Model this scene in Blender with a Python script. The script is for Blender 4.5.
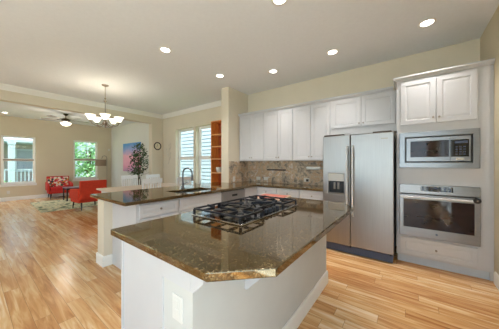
import bpy, bmesh, math, random
from math import sin, cos, pi, radians
from mathutils import Vector, Matrix

random.seed(7)
S = bpy.context.scene
for _o in list(bpy.data.objects):
    bpy.data.objects.remove(_o)
COL = S.collection

# ------------------------------------------------------------------ camera
CH = 1.34
camd = bpy.data.cameras.new('camera')
camd.sensor_fit = 'HORIZONTAL'
camd.sensor_width = 36.0
camd.lens = 212.1 / 499 * 36.0
camd.shift_y = -0.85 / 499
camd.clip_start = 0.02
cam = bpy.data.objects.new('camera', camd)
cam.location = (0, 0, CH)
cam.rotation_euler = (pi / 2, 0, radians(36.85))
COL.objects.link(cam)
S.camera = cam

# ------------------------------------------------------------------ world, exposure
W_STRENGTH = 2.15
w = bpy.data.worlds.new('world')
S.world = w
w.use_nodes = True
bgn = w.node_tree.nodes['Background']
bgn.inputs[0].default_value = (0.70, 0.85, 1.0, 1)
bgn.inputs[1].default_value = W_STRENGTH
S.view_settings.view_transform = 'Standard'
S.view_settings.look = 'None'
S.view_settings.exposure = 0.86
S.view_settings.gamma = 1.0
S.view_settings.use_curve_mapping = False
sund = bpy.data.lights.new('sun', 'SUN')
sund.energy = 9.0
sund.angle = radians(2)
sund.color = (0.88, 0.95, 1.0)
suno = bpy.data.objects.new('sun', sund)
suno.rotation_euler = (radians(24), radians(6), 0)   # high sun from the garden side
COL.objects.link(suno)
CAN_W = 58.0
CHAND_W = 0.8
FAN_W = 10.0

# ------------------------------------------------------------------ materials
def lin(c):
    r = []
    for v in c[:3]:
        v = v / 255.0
        r.append(v / 12.92 if v <= 0.04045 else ((v + 0.055) / 1.055) ** 2.4)
    return (r[0], r[1], r[2], 1.0)

def newmat(name):
    m = bpy.data.materials.new(name)
    m.use_nodes = True
    return m, m.node_tree.nodes, m.node_tree.links, m.node_tree.nodes['Principled BSDF']

def mat(name, c, rough=0.5, metal=0.0, var=0.04, scale=8.0, spec=0.5, bump=0.0, emit=None, es=0.0, coat=0.0, stretch=None):
    m, N, L, B = newmat(name)
    B.inputs['Roughness'].default_value = rough
    B.inputs['Metallic'].default_value = metal
    B.inputs['Specular IOR Level'].default_value = spec
    B.inputs['Coat Weight'].default_value = coat
    B.inputs['Coat Roughness'].default_value = 0.08
    tc = N.new('ShaderNodeTexCoord')
    mp = N.new('ShaderNodeMapping')
    if stretch:
        mp.inputs['Scale'].default_value = stretch
    L.new(tc.outputs['Object'], mp.inputs['Vector'])
    nz = N.new('ShaderNodeTexNoise')
    nz.inputs['Scale'].default_value = scale
    nz.inputs['Detail'].default_value = 3
    L.new(mp.outputs['Vector'], nz.inputs['Vector'])
    mr = N.new('ShaderNodeMapRange')
    mr.inputs['From Min'].default_value = 0.3
    mr.inputs['From Max'].default_value = 0.7
    mr.inputs['To Min'].default_value = 1 - var
    mr.inputs['To Max'].default_value = 1 + var
    L.new(nz.outputs['Fac'], mr.inputs['Value'])
    vm = N.new('ShaderNodeVectorMath')
    vm.operation = 'SCALE'
    vm.inputs[0].default_value = lin(c)[:3]
    L.new(mr.outputs[0], vm.inputs['Scale'])
    L.new(vm.outputs[0], B.inputs['Base Color'])
    if bump:
        bp = N.new('ShaderNodeBump')
        bp.inputs['Strength'].default_value = bump
        bp.inputs['Distance'].default_value = 0.004
        L.new(nz.outputs['Fac'], bp.inputs['Height'])
        L.new(bp.outputs[0], B.inputs['Normal'])
    if emit:
        B.inputs['Emission Color'].default_value = lin(emit)
        B.inputs['Emission Strength'].default_value = es
    return m

M = {}
M['wall'] = mat('tan_wall_paint', (212, 200, 174), 0.75, var=0.015, scale=3, spec=0.25)
M['wall_cream'] = mat('cream_wall_paint', (222, 211, 190), 0.75, var=0.015, scale=3, spec=0.25)
M['wall_grey'] = mat('pale_living_wall_paint', (222, 221, 212), 0.75, var=0.015, scale=3, spec=0.25)
M['ceiling'] = mat('ceiling_paint', (234, 237, 240), 0.9, var=0.015, scale=30, spec=0.1, bump=0.25)
M['trim'] = mat('white_trim_paint', (240, 238, 232), 0.4, var=0.01)
M['cab'] = mat('white_cabinet_paint', (200, 199, 200), 0.38, var=0.012)
M['cabgap'] = mat('cabinet_interior_shadow_paint', (120, 112, 98), 0.8, var=0.05)
M['drywall'] = mat('island_knee_wall_paint', (204, 203, 198), 0.7, var=0.015)
M['steel'] = mat('brushed_steel', (160, 157, 154), 0.33, 1.0, var=0.05, scale=3, stretch=(60, 60, 1))
M['steel_h'] = mat('brushed_steel_horizontal', (146, 147, 149), 0.3, 1.0, var=0.05, scale=3, stretch=(1, 1, 60))
M['silver'] = mat('pale_satin_handle', (214, 214, 214), 0.42, 0.55, var=0.02)
M['chrome'] = mat('chrome', (215, 215, 215), 0.12, 1.0, var=0.01)
M['nickel'] = mat('satin_nickel', (150, 140, 128), 0.3, 1.0, var=0.03)
M['gun'] = mat('gunmetal_faucet', (92, 90, 90), 0.28, 1.0, var=0.03)
M['bronze'] = mat('dark_bronze', (72, 58, 48), 0.35, 0.8, var=0.05)
M['iron'] = mat('black_cast_iron', (38, 40, 48), 0.32, 0.3, var=0.1, scale=30)
M['blackglass'] = mat('black_glass', (14, 14, 16), 0.05, 0.0, var=0.05, spec=0.8)
M['black'] = mat('black_plastic', (20, 20, 22), 0.4, var=0.05)
M['bluegrille'] = mat('dark_blue_grey_plastic', (70, 80, 104), 0.45, var=0.05)
M['toekick'] = mat('grey_blue_toe_kick_paint', (196, 204, 212), 0.5, var=0.02)
M['red'] = mat('orange_red_upholstery', (205, 58, 28), 0.8, var=0.08, scale=20, bump=0.2)
M['darkwood'] = mat('dark_stained_wood', (40, 26, 20), 0.4, var=0.15)
M['tabletop'] = mat('pale_maple_tabletop', (228, 206, 186), 0.4, var=0.05, stretch=(6, 0.6, 6))
M['whitewood'] = mat('white_painted_wood', (235, 234, 232), 0.45, var=0.01)
M['sidetop'] = mat('grey_violet_table_top', (120, 108, 125), 0.3, var=0.1)
M['shade'] = mat('taupe_fabric_shade', (150, 130, 108), 0.9, var=0.05, scale=60)
M['frost'] = mat('lit_frosted_glass', (250, 246, 235), 0.4, var=0.01, emit=(255, 246, 225), es=0.95)
M['bulb'] = mat('lit_lamp_lens', (255, 250, 240), 0.5, var=0.0, emit=(255, 250, 238), es=6.0)
M['bark'] = mat('brown_bark', (96, 72, 52), 0.9, var=0.2, scale=30)
M['leaf'] = mat('dark_green_leaves', (52, 84, 44), 0.55, var=0.35, scale=14)
M['leaf2'] = mat('bright_green_leaves', (128, 170, 112), 0.6, var=0.4, scale=5)
M['pot'] = mat('brown_wicker_pot', (110, 84, 58), 0.8, var=0.2, scale=40)
M['towel'] = mat('white_paper', (240, 238, 232), 0.8, var=0.02)
M['plate'] = mat('white_plastic_plate', (220, 218, 212), 0.4, var=0.01)
M['redboard'] = mat('coral_red_board', (186, 104, 86), 0.6, var=0.16, scale=18)
M['siding'] = mat('white_grey_siding_paint', (176, 184, 190), 0.7, var=0.02)
M['siding2'] = mat('grey_blue_siding_paint', (136, 146, 150), 0.7, var=0.02)
M['extgrey'] = mat('grey_exterior_paint', (142, 150, 158), 0.7, var=0.03)
M['exttan'] = mat('tan_exterior_paint', (150, 144, 134), 0.7, var=0.03)
M['lawn'] = mat('lawn', (96, 128, 66), 0.9, var=0.25, scale=6)
M['bounce_patio'] = mat('pale_concrete', (214, 212, 206), 0.85, var=0.04, scale=2)
M['seam'] = mat('brown_window_rail', (150, 132, 112), 0.5, var=0.03)
M['cream_box'] = mat('grey_green_ceramic', (188, 194, 176), 0.5, var=0.03)

def wood_orange():
    m, N, L, B = newmat('orange_stained_wood')
    tc = N.new('ShaderNodeTexCoord'); mp = N.new('ShaderNodeMapping')
    mp.inputs['Scale'].default_value = (9, 9, 1.1)
    nz = N.new('ShaderNodeTexNoise'); nz.inputs['Scale'].default_value = 4; nz.inputs['Detail'].default_value = 5
    nz.inputs['Distortion'].default_value = 0.8
    cr = N.new('ShaderNodeValToRGB')
    cr.color_ramp.elements[0].position = 0.3; cr.color_ramp.elements[0].color = lin((214, 120, 48))
    cr.color_ramp.elements[1].position = 0.7; cr.color_ramp.elements[1].color = lin((244, 164, 84))
    L.new(tc.outputs['Object'], mp.inputs[0]); L.new(mp.outputs[0], nz.inputs['Vector'])
    L.new(nz.outputs['Fac'], cr.inputs[0]); L.new(cr.outputs[0], B.inputs['Base Color'])
    B.inputs['Roughness'].default_value = 0.4
    return m
M['orange'] = wood_orange()
M['paleorange'] = mat('pale_orange_shelf_wood', (250, 190, 122), .4, var=.06, stretch=(1, 8, 8))

def granite():
    m, N, L, B = newmat('speckled_brown_granite')
    tc = N.new('ShaderNodeTexCoord')
    v = N.new('ShaderNodeTexVoronoi'); v.inputs['Scale'].default_value = 165
    nz = N.new('ShaderNodeTexNoise'); nz.inputs['Scale'].default_value = 60; nz.inputs['Detail'].default_value = 6
    L.new(tc.outputs['Object'], v.inputs['Vector']); L.new(tc.outputs['Object'], nz.inputs['Vector'])
    cr = N.new('ShaderNodeValToRGB'); e = cr.color_ramp.elements
    e[0].position = 0.0; e[0].color = lin((20, 15, 9))
    e[1].position = 1.0; e[1].color = lin((160, 140, 106))
    for p, c in ((0.45, (44, 31, 17)), (0.66, (70, 51, 28)), (0.82, (98, 74, 40))):
        k = e.new(p); k.color = lin(c)
    sp = N.new('ShaderNodeSeparateColor')
    L.new(v.outputs['Color'], sp.inputs[0])
    mx = N.new('ShaderNodeMath'); mx.operation = 'MULTIPLY_ADD'
    mx.inputs[1].default_value = 0.75
    sc = N.new('ShaderNodeMath'); sc.operation = 'MULTIPLY'; sc.inputs[1].default_value = 0.35
    L.new(nz.outputs['Fac'], sc.inputs[0])
    L.new(sp.outputs[0], mx.inputs[0]); L.new(sc.outputs[0], mx.inputs[2])
    L.new(mx.outputs[0], cr.inputs[0]); L.new(cr.outputs[0], B.inputs['Base Color'])
    B.inputs['Roughness'].default_value = 0.045
    B.inputs['IOR'].default_value = 2.45
    B.inputs['Specular Tint'].default_value = (1.0, 0.82, 0.54, 1)
    return m
M['granite'] = granite()

def stone_splash():
    m, N, L, B = newmat('mottled_slate_tiles')
    tc = N.new('ShaderNodeTexCoord')
    nz = N.new('ShaderNodeTexNoise'); nz.inputs['Scale'].default_value = 7; nz.inputs['Detail'].default_value = 8; nz.inputs['Roughness'].default_value = 0.7
    nz.inputs['Distortion'].default_value = 0.6
    L.new(tc.outputs['Object'], nz.inputs['Vector'])
    cr = N.new('ShaderNodeValToRGB'); e = cr.color_ramp.elements
    e[0].position = 0.34; e[0].color = lin((104, 96, 88))
    e[1].position = 0.68; e[1].color = lin((246, 238, 222))
    for p, c in ((0.43, (160, 146, 130)), (0.49, (210, 192, 166)), (0.55, (196, 156, 116)), (0.61, (222, 216, 206))):
        k = e.new(p); k.color = lin(c)
    L.new(nz.outputs['Fac'], cr.inputs[0])
    # diagonal-free square tiles from x+y (covers both wall directions) and z
    sx = N.new('ShaderNodeSeparateXYZ'); L.new(tc.outputs['Object'], sx.inputs[0])
    ad = N.new('ShaderNodeMath'); ad.operation = 'ADD'; L.new(sx.outputs[0], ad.inputs[0]); L.new(sx.outputs[1], ad.inputs[1])
    cb = N.new('ShaderNodeCombineXYZ'); L.new(ad.outputs[0], cb.inputs[0]); L.new(sx.outputs[2], cb.inputs[1])
    br = N.new('ShaderNodeTexBrick')
    br.offset = 0.5
    br.inputs['Color1'].default_value = (1.05, 1.03, 1, 1); br.inputs['Color2'].default_value = (0.8, 0.8, 0.82, 1)
    br.inputs['Mortar'].default_value = (0.72, 0.68, 0.62, 1)
    br.inputs['Scale'].default_value = 1.0
    br.inputs['Brick Width'].default_value = 0.10; br.inputs['Row Height'].default_value = 0.10
    br.inputs['Mortar Size'].default_value = 0.003
    L.new(cb.outputs[0], br.inputs['Vector'])
    mx = N.new('ShaderNodeMix'); mx.data_type = 'RGBA'; mx.blend_type = 'MULTIPLY'; mx.inputs[0].default_value = 0.8
    L.new(cr.outputs[0], mx.inputs[6]); L.new(br.outputs['Color'], mx.inputs[7])
    L.new(mx.outputs[2], B.inputs['Base Color'])
    B.inputs['Roughness'].default_value = 0.55
    return m
M['splash'] = stone_splash()

def floor_mat():
    m, N, L, B = newmat('hickory_plank_floor')
    tc = N.new('ShaderNodeTexCoord')
    sx = N.new('ShaderNodeSeparateXYZ'); L.new(tc.outputs['Object'], sx.inputs[0])
    rw = N.new('ShaderNodeMath'); rw.operation = 'DIVIDE'; rw.inputs[1].default_value = 0.115; L.new(sx.outputs[1], rw.inputs[0])
    rf = N.new('ShaderNodeMath'); rf.operation = 'FLOOR'; L.new(rw.outputs[0], rf.inputs[0])
    wn = N.new('ShaderNodeTexWhiteNoise'); wn.noise_dimensions = '1D'; L.new(rf.outputs[0], wn.inputs['W'])
    xo = N.new('ShaderNodeMath'); xo.operation = 'MULTIPLY_ADD'; xo.inputs[1].default_value = 9.0
    L.new(wn.outputs['Value'], xo.inputs[0]); L.new(sx.outputs[0], xo.inputs[2])
    cbx = N.new('ShaderNodeCombineXYZ'); L.new(xo.outputs[0], cbx.inputs[0]); L.new(sx.outputs[1], cbx.inputs[1])
    br = N.new('ShaderNodeTexBrick')
    br.offset = 0.0; br.offset_frequency = 1
    br.inputs['Color1'].default_value = (0, 0, 0, 1); br.inputs['Color2'].default_value = (1, 1, 1, 1)
    br.inputs['Mortar'].default_value = (0.5, 0.5, 0.5, 1)
    br.inputs['Scale'].default_value = 1
    br.inputs['Brick Width'].default_value = 1.15; br.inputs['Row Height'].default_value = 0.115
    br.inputs['Mortar Size'].default_value = 0.0012
    L.new(cbx.outputs[0], br.inputs['Vector'])
    mp = N.new('ShaderNodeMapping'); mp.inputs['Scale'].default_value = (0.9, 11, 1)
    L.new(tc.outputs['Object'], mp.inputs[0])
    # offset grain per plank
    av = N.new('ShaderNodeVectorMath'); av.operation = 'MULTIPLY_ADD'
    av.inputs[1].default_value = (13, 7, 5)
    L.new(br.outputs['Color'], av.inputs[0]); L.new(mp.outputs[0], av.inputs[2])
    nz = N.new('ShaderNodeTexNoise'); nz.inputs['Scale'].default_value = 1.9; nz.inputs['Detail'].default_value = 5; nz.inputs['Distortion'].default_value = 0.9
    nz.inputs['Roughness'].default_value = 0.55
    L.new(av.outputs[0], nz.inputs['Vector'])
    sp = N.new('ShaderNodeSeparateColor'); L.new(br.outputs['Color'], sp.inputs[0])
    ma = N.new('ShaderNodeMath'); ma.operation = 'MULTIPLY_ADD'; ma.inputs[1].default_value = 0.26
    L.new(sp.outputs[0], ma.inputs[0])
    mb = N.new('ShaderNodeMath'); mb.operation = 'MULTIPLY'; mb.inputs[1].default_value = 0.85
    L.new(nz.outputs['Fac'], mb.inputs[0]); L.new(mb.outputs[0], ma.inputs[2])
    cr = N.new('ShaderNodeValToRGB'); e = cr.color_ramp.elements
    e[0].position = 0.26; e[0].color = lin((158, 106, 62))
    e[1].position = 0.80; e[1].color = lin((240, 218, 182))
    for p, c in ((0.38, (186, 130, 80)), (0.5, (206, 154, 98)), (0.62, (222, 180, 130))):
        k = e.new(p); k.color = lin(c)
    L.new(ma.outputs[0], cr.inputs[0])
    mx = N.new('ShaderNodeMix'); mx.data_type = 'RGBA'; mx.inputs[7].default_value = lin((140, 98, 62))
    L.new(br.outputs['Fac'], mx.inputs[0]); L.new(cr.outputs[0], mx.inputs[6])
    L.new(mx.outputs[2], B.inputs['Base Color'])
    B.inputs['Roughness'].default_value = 0.22
    B.inputs['Specular IOR Level'].default_value = 0.5
    bp = N.new('ShaderNodeBump'); bp.inputs['Strength'].default_value = 0.08; bp.inputs['Distance'].default_value = 0.01
    L.new(nz.outputs['Fac'], bp.inputs['Height']); L.new(bp.outputs[0], B.inputs['Normal'])
    return m
M['floor'] = floor_mat()

def ramp_tex(name, kind, scale, stops, rough=0.8, axis_z=None):
    """noise or voronoi driven colour ramp; axis_z=(z0,z1,amount) drives it by height instead"""
    m, N, L, B = newmat(name)
    tc = N.new('ShaderNodeTexCoord')
    if kind == 'voronoi':
        t = N.new('ShaderNodeTexVoronoi'); t.inputs['Scale'].default_value = scale
        L.new(tc.outputs['Object'], t.inputs['Vector'])
        sp = N.new('ShaderNodeSeparateColor'); L.new(t.outputs['Color'], sp.inputs[0]); out = sp.outputs[0]
    else:
        t = N.new('ShaderNodeTexNoise'); t.inputs['Scale'].default_value = scale; t.inputs['Detail'].default_value = 4
        L.new(tc.outputs['Object'], t.inputs['Vector']); out = t.outputs['Fac']
    if axis_z:
        sx = N.new('ShaderNodeSeparateXYZ'); L.new(tc.outputs['Object'], sx.inputs[0])
        mr = N.new('ShaderNodeMapRange'); mr.inputs['From Min'].default_value = axis_z[0]; mr.inputs['From Max'].default_value = axis_z[1]
        L.new(sx.outputs[2], mr.inputs['Value'])
        ma = N.new('ShaderNodeMath'); ma.operation = 'MULTIPLY_ADD'; ma.inputs[1].default_value = axis_z[2]
        L.new(out, ma.inputs[0]); L.new(mr.outputs[0], ma.inputs[2]); out = ma.outputs[0]
    cr = N.new('ShaderNodeValToRGB'); e = cr.color_ramp.elements
    cr.color_ramp.interpolation = 'CONSTANT' if kind == 'voronoi' else 'LINEAR'
    e[0].position = stops[0][0]; e[0].color = lin(stops[0][1])
    e[1].position = stops[-1][0]; e[1].color = lin(stops[-1][1])
    for p, c in stops[1:-1]:
        k = e.new(p); k.color = lin(c)
    L.new(out, cr.inputs[0]); L.new(cr.outputs[0], B.inputs['Base Color'])
    B.inputs['Roughness'].default_value = rough
    return m
M['floral'] = ramp_tex('floral_upholstery', 'voronoi', 17, [(0, (232, 222, 205)), (0.3, (200, 40, 48)), (0.48, (226, 96, 110)), (0.6, (234, 226, 208)), (0.74, (74, 92, 62)), (0.86, (40, 44, 52)), (0.93, (222, 140, 60))])
M['rug'] = ramp_tex('leafy_rug_pile', 'noise', 4.2, [(0.36, (64, 88, 74)), (0.42, (176, 180, 140)), (0.48, (220, 212, 180)), (0.54, (212, 200, 160)), (0.58, (96, 122, 104)), (0.64, (216, 206, 172))], 0.95)
M['canvas'] = ramp_tex('blue_and_pink_canvas', 'noise', 3, [(0.25, (190, 150, 186)), (0.42, (232, 160, 184)), (0.66, (240, 184, 196)), (0.85, (150, 170, 216)), (1.0, (92, 156, 212))], 0.7, axis_z=(0.9, 2.4, 0.35))

def glass():
    m, N, L, B = newmat('clear_glass')
    N.remove(B)
    t = N.new('ShaderNodeBsdfTransparent'); t.inputs[0].default_value = (0.97, 0.985, 0.98, 1)
    g = N.new('ShaderNodeBsdfGlossy'); g.inputs['Roughness'].default_value = 0.02
    mx = N.new('ShaderNodeMixShader')
    mx.inputs[0].default_value = 0.07
    L.new(t.outputs[0], mx.inputs[1]); L.new(g.outputs[0], mx.inputs[2])
    L.new(mx.outputs[0], N['Material Output'].inputs[0])
    return m
M['glass'] = glass()

def mirror_glass():
    m, N, L, B = newmat('dark_reflective_oven_glass')
    B.inputs['Base Color'].default_value = lin((26, 24, 26))
    B.inputs['Roughness'].default_value = 0.04
    B.inputs['IOR'].default_value = 1.45
    nz = N.new('ShaderNodeTexNoise'); nz.inputs['Scale'].default_value = 4
    cr = N.new('ShaderNodeValToRGB'); cr.color_ramp.elements[0].color = lin((14, 14, 20)); cr.color_ramp.elements[1].color = lin((52, 32, 32))
    L.new(nz.outputs['Fac'], cr.inputs[0]); L.new(cr.outputs[0], B.inputs['Base Color'])
    return m
M['ovenglass'] = mirror_glass()

# ------------------------------------------------------------------ mesh helpers
def BM():
    return bmesh.new()

def box(bm, x0, x1, y0, y1, z0, z1, mtx=None):
    vs = [bm.verts.new(Vector(p)) for p in ((x0, y0, z0), (x1, y0, z0), (x1, y1, z0), (x0, y1, z0), (x0, y0, z1), (x1, y0, z1), (x1, y1, z1), (x0, y1, z1))]
    if mtx:
        for v in vs:
            v.co = mtx @ v.co
    for f in ((0, 3, 2, 1), (4, 5, 6, 7), (0, 1, 5, 4), (1, 2, 6, 5), (2, 3, 7, 6), (3, 0, 4, 7)):
        bm.faces.new([vs[i] for i in f])
    return bm

def frame_of(d):
    d = d.normalized()
    up = Vector((0, 0, 1)) if abs(d.z) < 0.95 else Vector((1, 0, 0))
    a = d.cross(up).normalized()
    return a, d.cross(a).normalized()

def tube(bm, pts, r, seg=8, r2=None, cap=True):
    pts = [Vector(p) for p in pts]
    rings = []
    n = len(pts)
    for i, p in enumerate(pts):
        d = pts[min(i + 1, n - 1)] - pts[max(i - 1, 0)]
        a, b = frame_of(d)
        rr = r if r2 is None else r + (r2 - r) * i / (n - 1)
        rings.append([bm.verts.new(p + (a * cos(2 * pi * k / seg) + b * sin(2 * pi * k / seg)) * rr) for k in range(seg)])
    for i in range(n - 1):
        best = 0; bd = 1e9
        for s_ in range(seg):
            q = (rings[i][0].co - rings[i + 1][s_].co).length
            if q < bd:
                bd = q; best = s_
        for k in range(seg):
            bm.faces.new((rings[i][k], rings[i][(k + 1) % seg], rings[i + 1][(k + 1 + best) % seg], rings[i + 1][(k + best) % seg]))
        rings[i + 1] = rings[i + 1][best:] + rings[i + 1][:best]
    if cap:
        bm.faces.new(rings[0][::-1]); bm.faces.new(rings[-1])
    return bm

def lathe(bm, prof, c=(0, 0, 0), seg=20, axis='z'):
    """prof = [(radius, height)...]"""
    c = Vector(c)
    rings = []
    for r, h in prof:
        ring = []
        for k in range(seg):
            a = 2 * pi * k / seg
            if axis == 'z':
                v = Vector((cos(a) * r, sin(a) * r, h))
            elif axis == 'x':
                v = Vector((h, cos(a) * r, sin(a) * r))
            else:
                v = Vector((cos(a) * r, h, sin(a) * r))
            ring.append(bm.verts.new(c + v))
        rings.append(ring)
    for i in range(len(rings) - 1):
        for k in range(seg):
            bm.faces.new((rings[i][k], rings[i][(k + 1) % seg], rings[i + 1][(k + 1) % seg], rings[i + 1][k]))
    if prof[0][0] > 1e-4: bm.faces.new(rings[0][::-1])
    if prof[-1][0] > 1e-4: bm.faces.new(rings[-1])
    return bm

def prism(bm, poly, a0, a1, axis='z'):
    """extrude a polygon along an axis: z: poly=(x,y); y: poly=(x,z); x: poly=(y,z)"""
    def P(p, a):
        return {'z': (p[0], p[1], a), 'y': (p[0], a, p[1]), 'x': (a, p[0], p[1])}[axis]
    lo = [bm.verts.new(P(p, a0)) for p in poly]
    hi = [bm.verts.new(P(p, a1)) for p in poly]
    n = len(poly)
    bm.faces.new(lo[::-1]); bm.faces.new(hi)
    for i in range(n):
        bm.faces.new((lo[i], lo[(i + 1) % n], hi[(i + 1) % n], hi[i]))
    return bm

def gridslab(bm, us, vs, filled, a0, a1, axis):
    """slab with holes: cells (i,j) of a grid, only outer faces are made"""
    def P(u, v, a):
        return {'z': (u, v, a), 'y': (u, a, v), 'x': (a, u, v)}[axis]
    cache = {}
    def V(i, j, k):
        key = (i, j, k)
        if key not in cache:
            cache[key] = bm.verts.new(P(us[i], vs[j], (a0, a1)[k]))
        return cache[key]
    nu, nv = len(us) - 1, len(vs) - 1
    F = lambda i, j: 0 <= i < nu and 0 <= j < nv and filled(i, j)
    for i in range(nu):
        for j in range(nv):
            if not F(i, j):
                continue
            for k in (0, 1):
                bm.faces.new((V(i, j, k), V(i + 1, j, k), V(i + 1, j + 1, k), V(i, j + 1, k)))
            if not F(i - 1, j): bm.faces.new((V(i, j, 0), V(i, j + 1, 0), V(i, j + 1, 1), V(i, j, 1)))
            if not F(i + 1, j): bm.faces.new((V(i + 1, j, 0), V(i + 1, j + 1, 0), V(i + 1, j + 1, 1), V(i + 1, j, 1)))
            if not F(i, j - 1): bm.faces.new((V(i, j, 0), V(i + 1, j, 0), V(i + 1, j, 1), V(i, j, 1)))
            if not F(i, j + 1): bm.faces.new((V(i, j + 1, 0), V(i + 1, j + 1, 0), V(i + 1, j + 1, 1), V(i, j + 1, 1)))
    return bm

WM = {}
def obj(name, bm, m, parent=None, bev=0.0, smooth=False, seg=2):
    bmesh.ops.recalc_face_normals(bm, faces=bm.faces[:])
    me = bpy.data.meshes.new(name)
    if smooth:
        for f in bm.faces: f.smooth = True
    bm.to_mesh(me); bm.free()
    me.materials.append(m)
    o = bpy.data.objects.new(name, me)
    COL.objects.link(o)
    if parent is not None:
        o.parent = parent
        o.matrix_parent_inverse = WM[parent.name].inverted()
    WM[o.name] = Matrix.Identity(4)
    if smooth:
        try:
            me.set_sharp_from_angle(angle=radians(40))
        except Exception:
            pass
    if bev:
        b = o.modifiers.new('bevel', 'BEVEL')
        b.width = bev; b.segments = seg; b.limit_method = 'ANGLE'; b.angle_limit = radians(35)
    return o

def tag(o, label, cat, group=None, kind=None):
    o['label'] = label; o['category'] = cat
    if group: o['group'] = group
    if kind: o['kind'] = kind
    return o

def thing(name, label, cat, loc=(0, 0, 0), group=None):
    o = bpy.data.objects.new(name, None)
    o.empty_display_size = 0.1
    o.location = loc
    COL.objects.link(o)
    WM[o.name] = Matrix.Translation(Vector(loc))
    return tag(o, label, cat, group)

def struct(name, bm, m, parent=None, bev=0.0, smooth=False):
    o = obj(name, bm, m, parent, bev, smooth)
    if parent is None:
        o['kind'] = 'structure'
    return o

def place(root, loc, rz=0.0):
    root.location = loc
    root.rotation_euler = (0, 0, rz)

def dup(root, label=None, loc=None, rz=None):
    def cp(o, par):
        c = o.copy(); COL.objects.link(c)
        if par is not None: c.parent = par
        for ch in kids(o): cp(ch, c)
        return c
    r = cp(root, None)
    if label: r['label'] = label
    if loc is not None: r.location = loc
    if rz is not None: r.rotation_euler = (0, 0, rz)
    return r
def kids(o):
    return [c for c in list(COL.objects) if c.parent == o]

# face mappers: (u along the front, d out of the front, w height)
def mapS(y):   # faces -Y
    return lambda u, d, z: (u, y - d, z)
def mapE(x):   # faces +X
    return lambda u, d, z: (x + d, u, z)
def mapW(x):   # faces -X
    return lambda u, d, z: (x - d, u, z)

def fbox(bm, mp, u0, u1, d0, d1, z0, z1):
    p = mp(u0, d0, z0); q = mp(u1, d1, z1)
    box(bm, min(p[0], q[0]), max(p[0], q[0]), min(p[1], q[1]), max(p[1], q[1]), min(p[2], q[2]), max(p[2], q[2]))

def panel(bm, mp, u0, u1, z0, z1, t=0.02, fr=0.055):
    """panelled door / drawer front: frame, sloped recess, flat centre panel"""
    def ring(a, d):
        return [bm.verts.new(mp(*p)) for p in ((u0 + a, d, z0 + a), (u1 - a, d, z0 + a), (u1 - a, d, z1 - a), (u0 + a, d, z1 - a))]
    rs = [ring(0, 0), ring(0, t - 0.003), ring(0.003, t), ring(fr, t), ring(fr + 0.008, t - 0.006), ring(fr + 0.02, t - 0.006), ring(fr + 0.035, t - 0.004)]
    bm.faces.new(rs[0])
    for a, b in zip(rs, rs[1:]):
        for k in range(4):
            bm.faces.new((a[k], a[(k + 1) % 4], b[(k + 1) % 4], b[k]))
    bm.faces.new(rs[-1])

def knob(mp, u, z, parent, t=0.02):
    bm = BM()
    p = Vector(mp(u, t, z)); q = Vector(mp(u, t + 0.014, z)); r = Vector(mp(u, t + 0.028, z))
    tube(bm, [p, q], 0.005, 8)
    s0 = q; s1 = r
    tube(bm, [s0, s0 + (s1 - s0) * 0.3, s0 + (s1 - s0) * 0.8, s1], 0.013, 10, 0.011)
    return obj('knob', bm, M['nickel'], parent, smooth=True)

def door(mp, u0, u1, z0, z1, parent, name='door', knob_at=None, fr=0.055):
    bm = BM(); panel(bm, mp, u0, u1, z0, z1, fr=fr)
    d = obj(name, bm, M['cab'], parent)
    if knob_at: knob(mp, knob_at[0], knob_at[1], d)
    return d

# ================================================================== SETTING
X0, X1, Y1, YF, HC = -11.5, 0.78, 4.2, -3.2, 3.05
struct('floor', box(BM(), X0 - 0.2, X1 + 0.15, YF - 0.2, Y1 + 0.2, -0.1, 0), M['floor'])
struct('ceiling', box(BM(), X0 - 0.2, X1 + 0.15, YF - 0.2, Y1 + 0.2, HC, HC + 0.15), M['ceiling'])

# back wall (y = 4.2): living part, dining part with two windows, kitchen part
W1 = (-6.24, -5.31, 0.62, 2.48); W2 = (-5.19, -4.26, 0.62, 2.48)
us = [-7.0, W1[0], W1[1], W2[0], W2[1], X1 + 0.15]
vs = [0, 0.62, 2.48, HC]
wb = gridslab(BM(), us, vs, lambda i, j: not (j == 1 and i in (1, 3)), Y1, Y1 + 0.2, 'y')
struct('wall_back', wb, M['wall_cream'])
struct('wall_living', box(BM(), X0, -7.0, Y1, Y1 + 0.2, 0, HC), M['wall_grey'])
# left wall (x = -11.5) with two windows
WA = (0.73, 1.60, 0.60, 2.36); WB = (2.75, 3.64, 0.67, 2.36)
us = [YF - 0.2, WA[0], WA[1], WB[0], WB[1], Y1 + 0.2]
vs = [0, 0.60, 0.67, 2.36, HC]
wl = gridslab(BM(), us, vs, lambda i, j: not ((i == 1 and j in (1, 2)) or (i == 3 and j == 2)), X0 - 0.2, X0, 'x')
struct('wall_left', wl, M['wall'])
struct('wall_right', gridslab(BM(), [YF - 0.2, -2.95, 0.45, Y1], [0, 2.75, HC], lambda i, j: not (i == 1 and j == 0), X1, X1 + 0.15, 'x'), M['wall'])
# front wall behind the camera, with openings added for daylight: garden doors, window band
us = [X0, -9.6, -6.4, -3.4, 0.6, X1]
vs = [0, 0.2, 2.75, HC]
wf = gridslab(BM(), us, vs, lambda i, j: not ((i == 1 and j == 1) or (i == 3 and j in (0, 1))), YF - 0.2, YF, 'y')
struct('wall_front', wf, M['wall'])
# partition between dining and living: header over a wide opening and a stub by the clock
wm = gridslab(BM(), [YF, -2.4, 3.79, Y1], [0, 2.72, HC], lambda i, j: not (i == 1 and j == 0), -7.2, -7.0, 'x')
struct('wall_middle', wm, M['wall_cream'])
# full-height pier between dining and kitchen; low wall under the peninsula
struct('wall_pier', box(BM(), -3.42, -3.2, 3.49, Y1, 0, HC), M['wall_cream'])
struct('wall_peninsula', box(BM(), -3.38, -3.17, 1.07, 3.49, 0, 0.87), M['wall_cream'])

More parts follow.
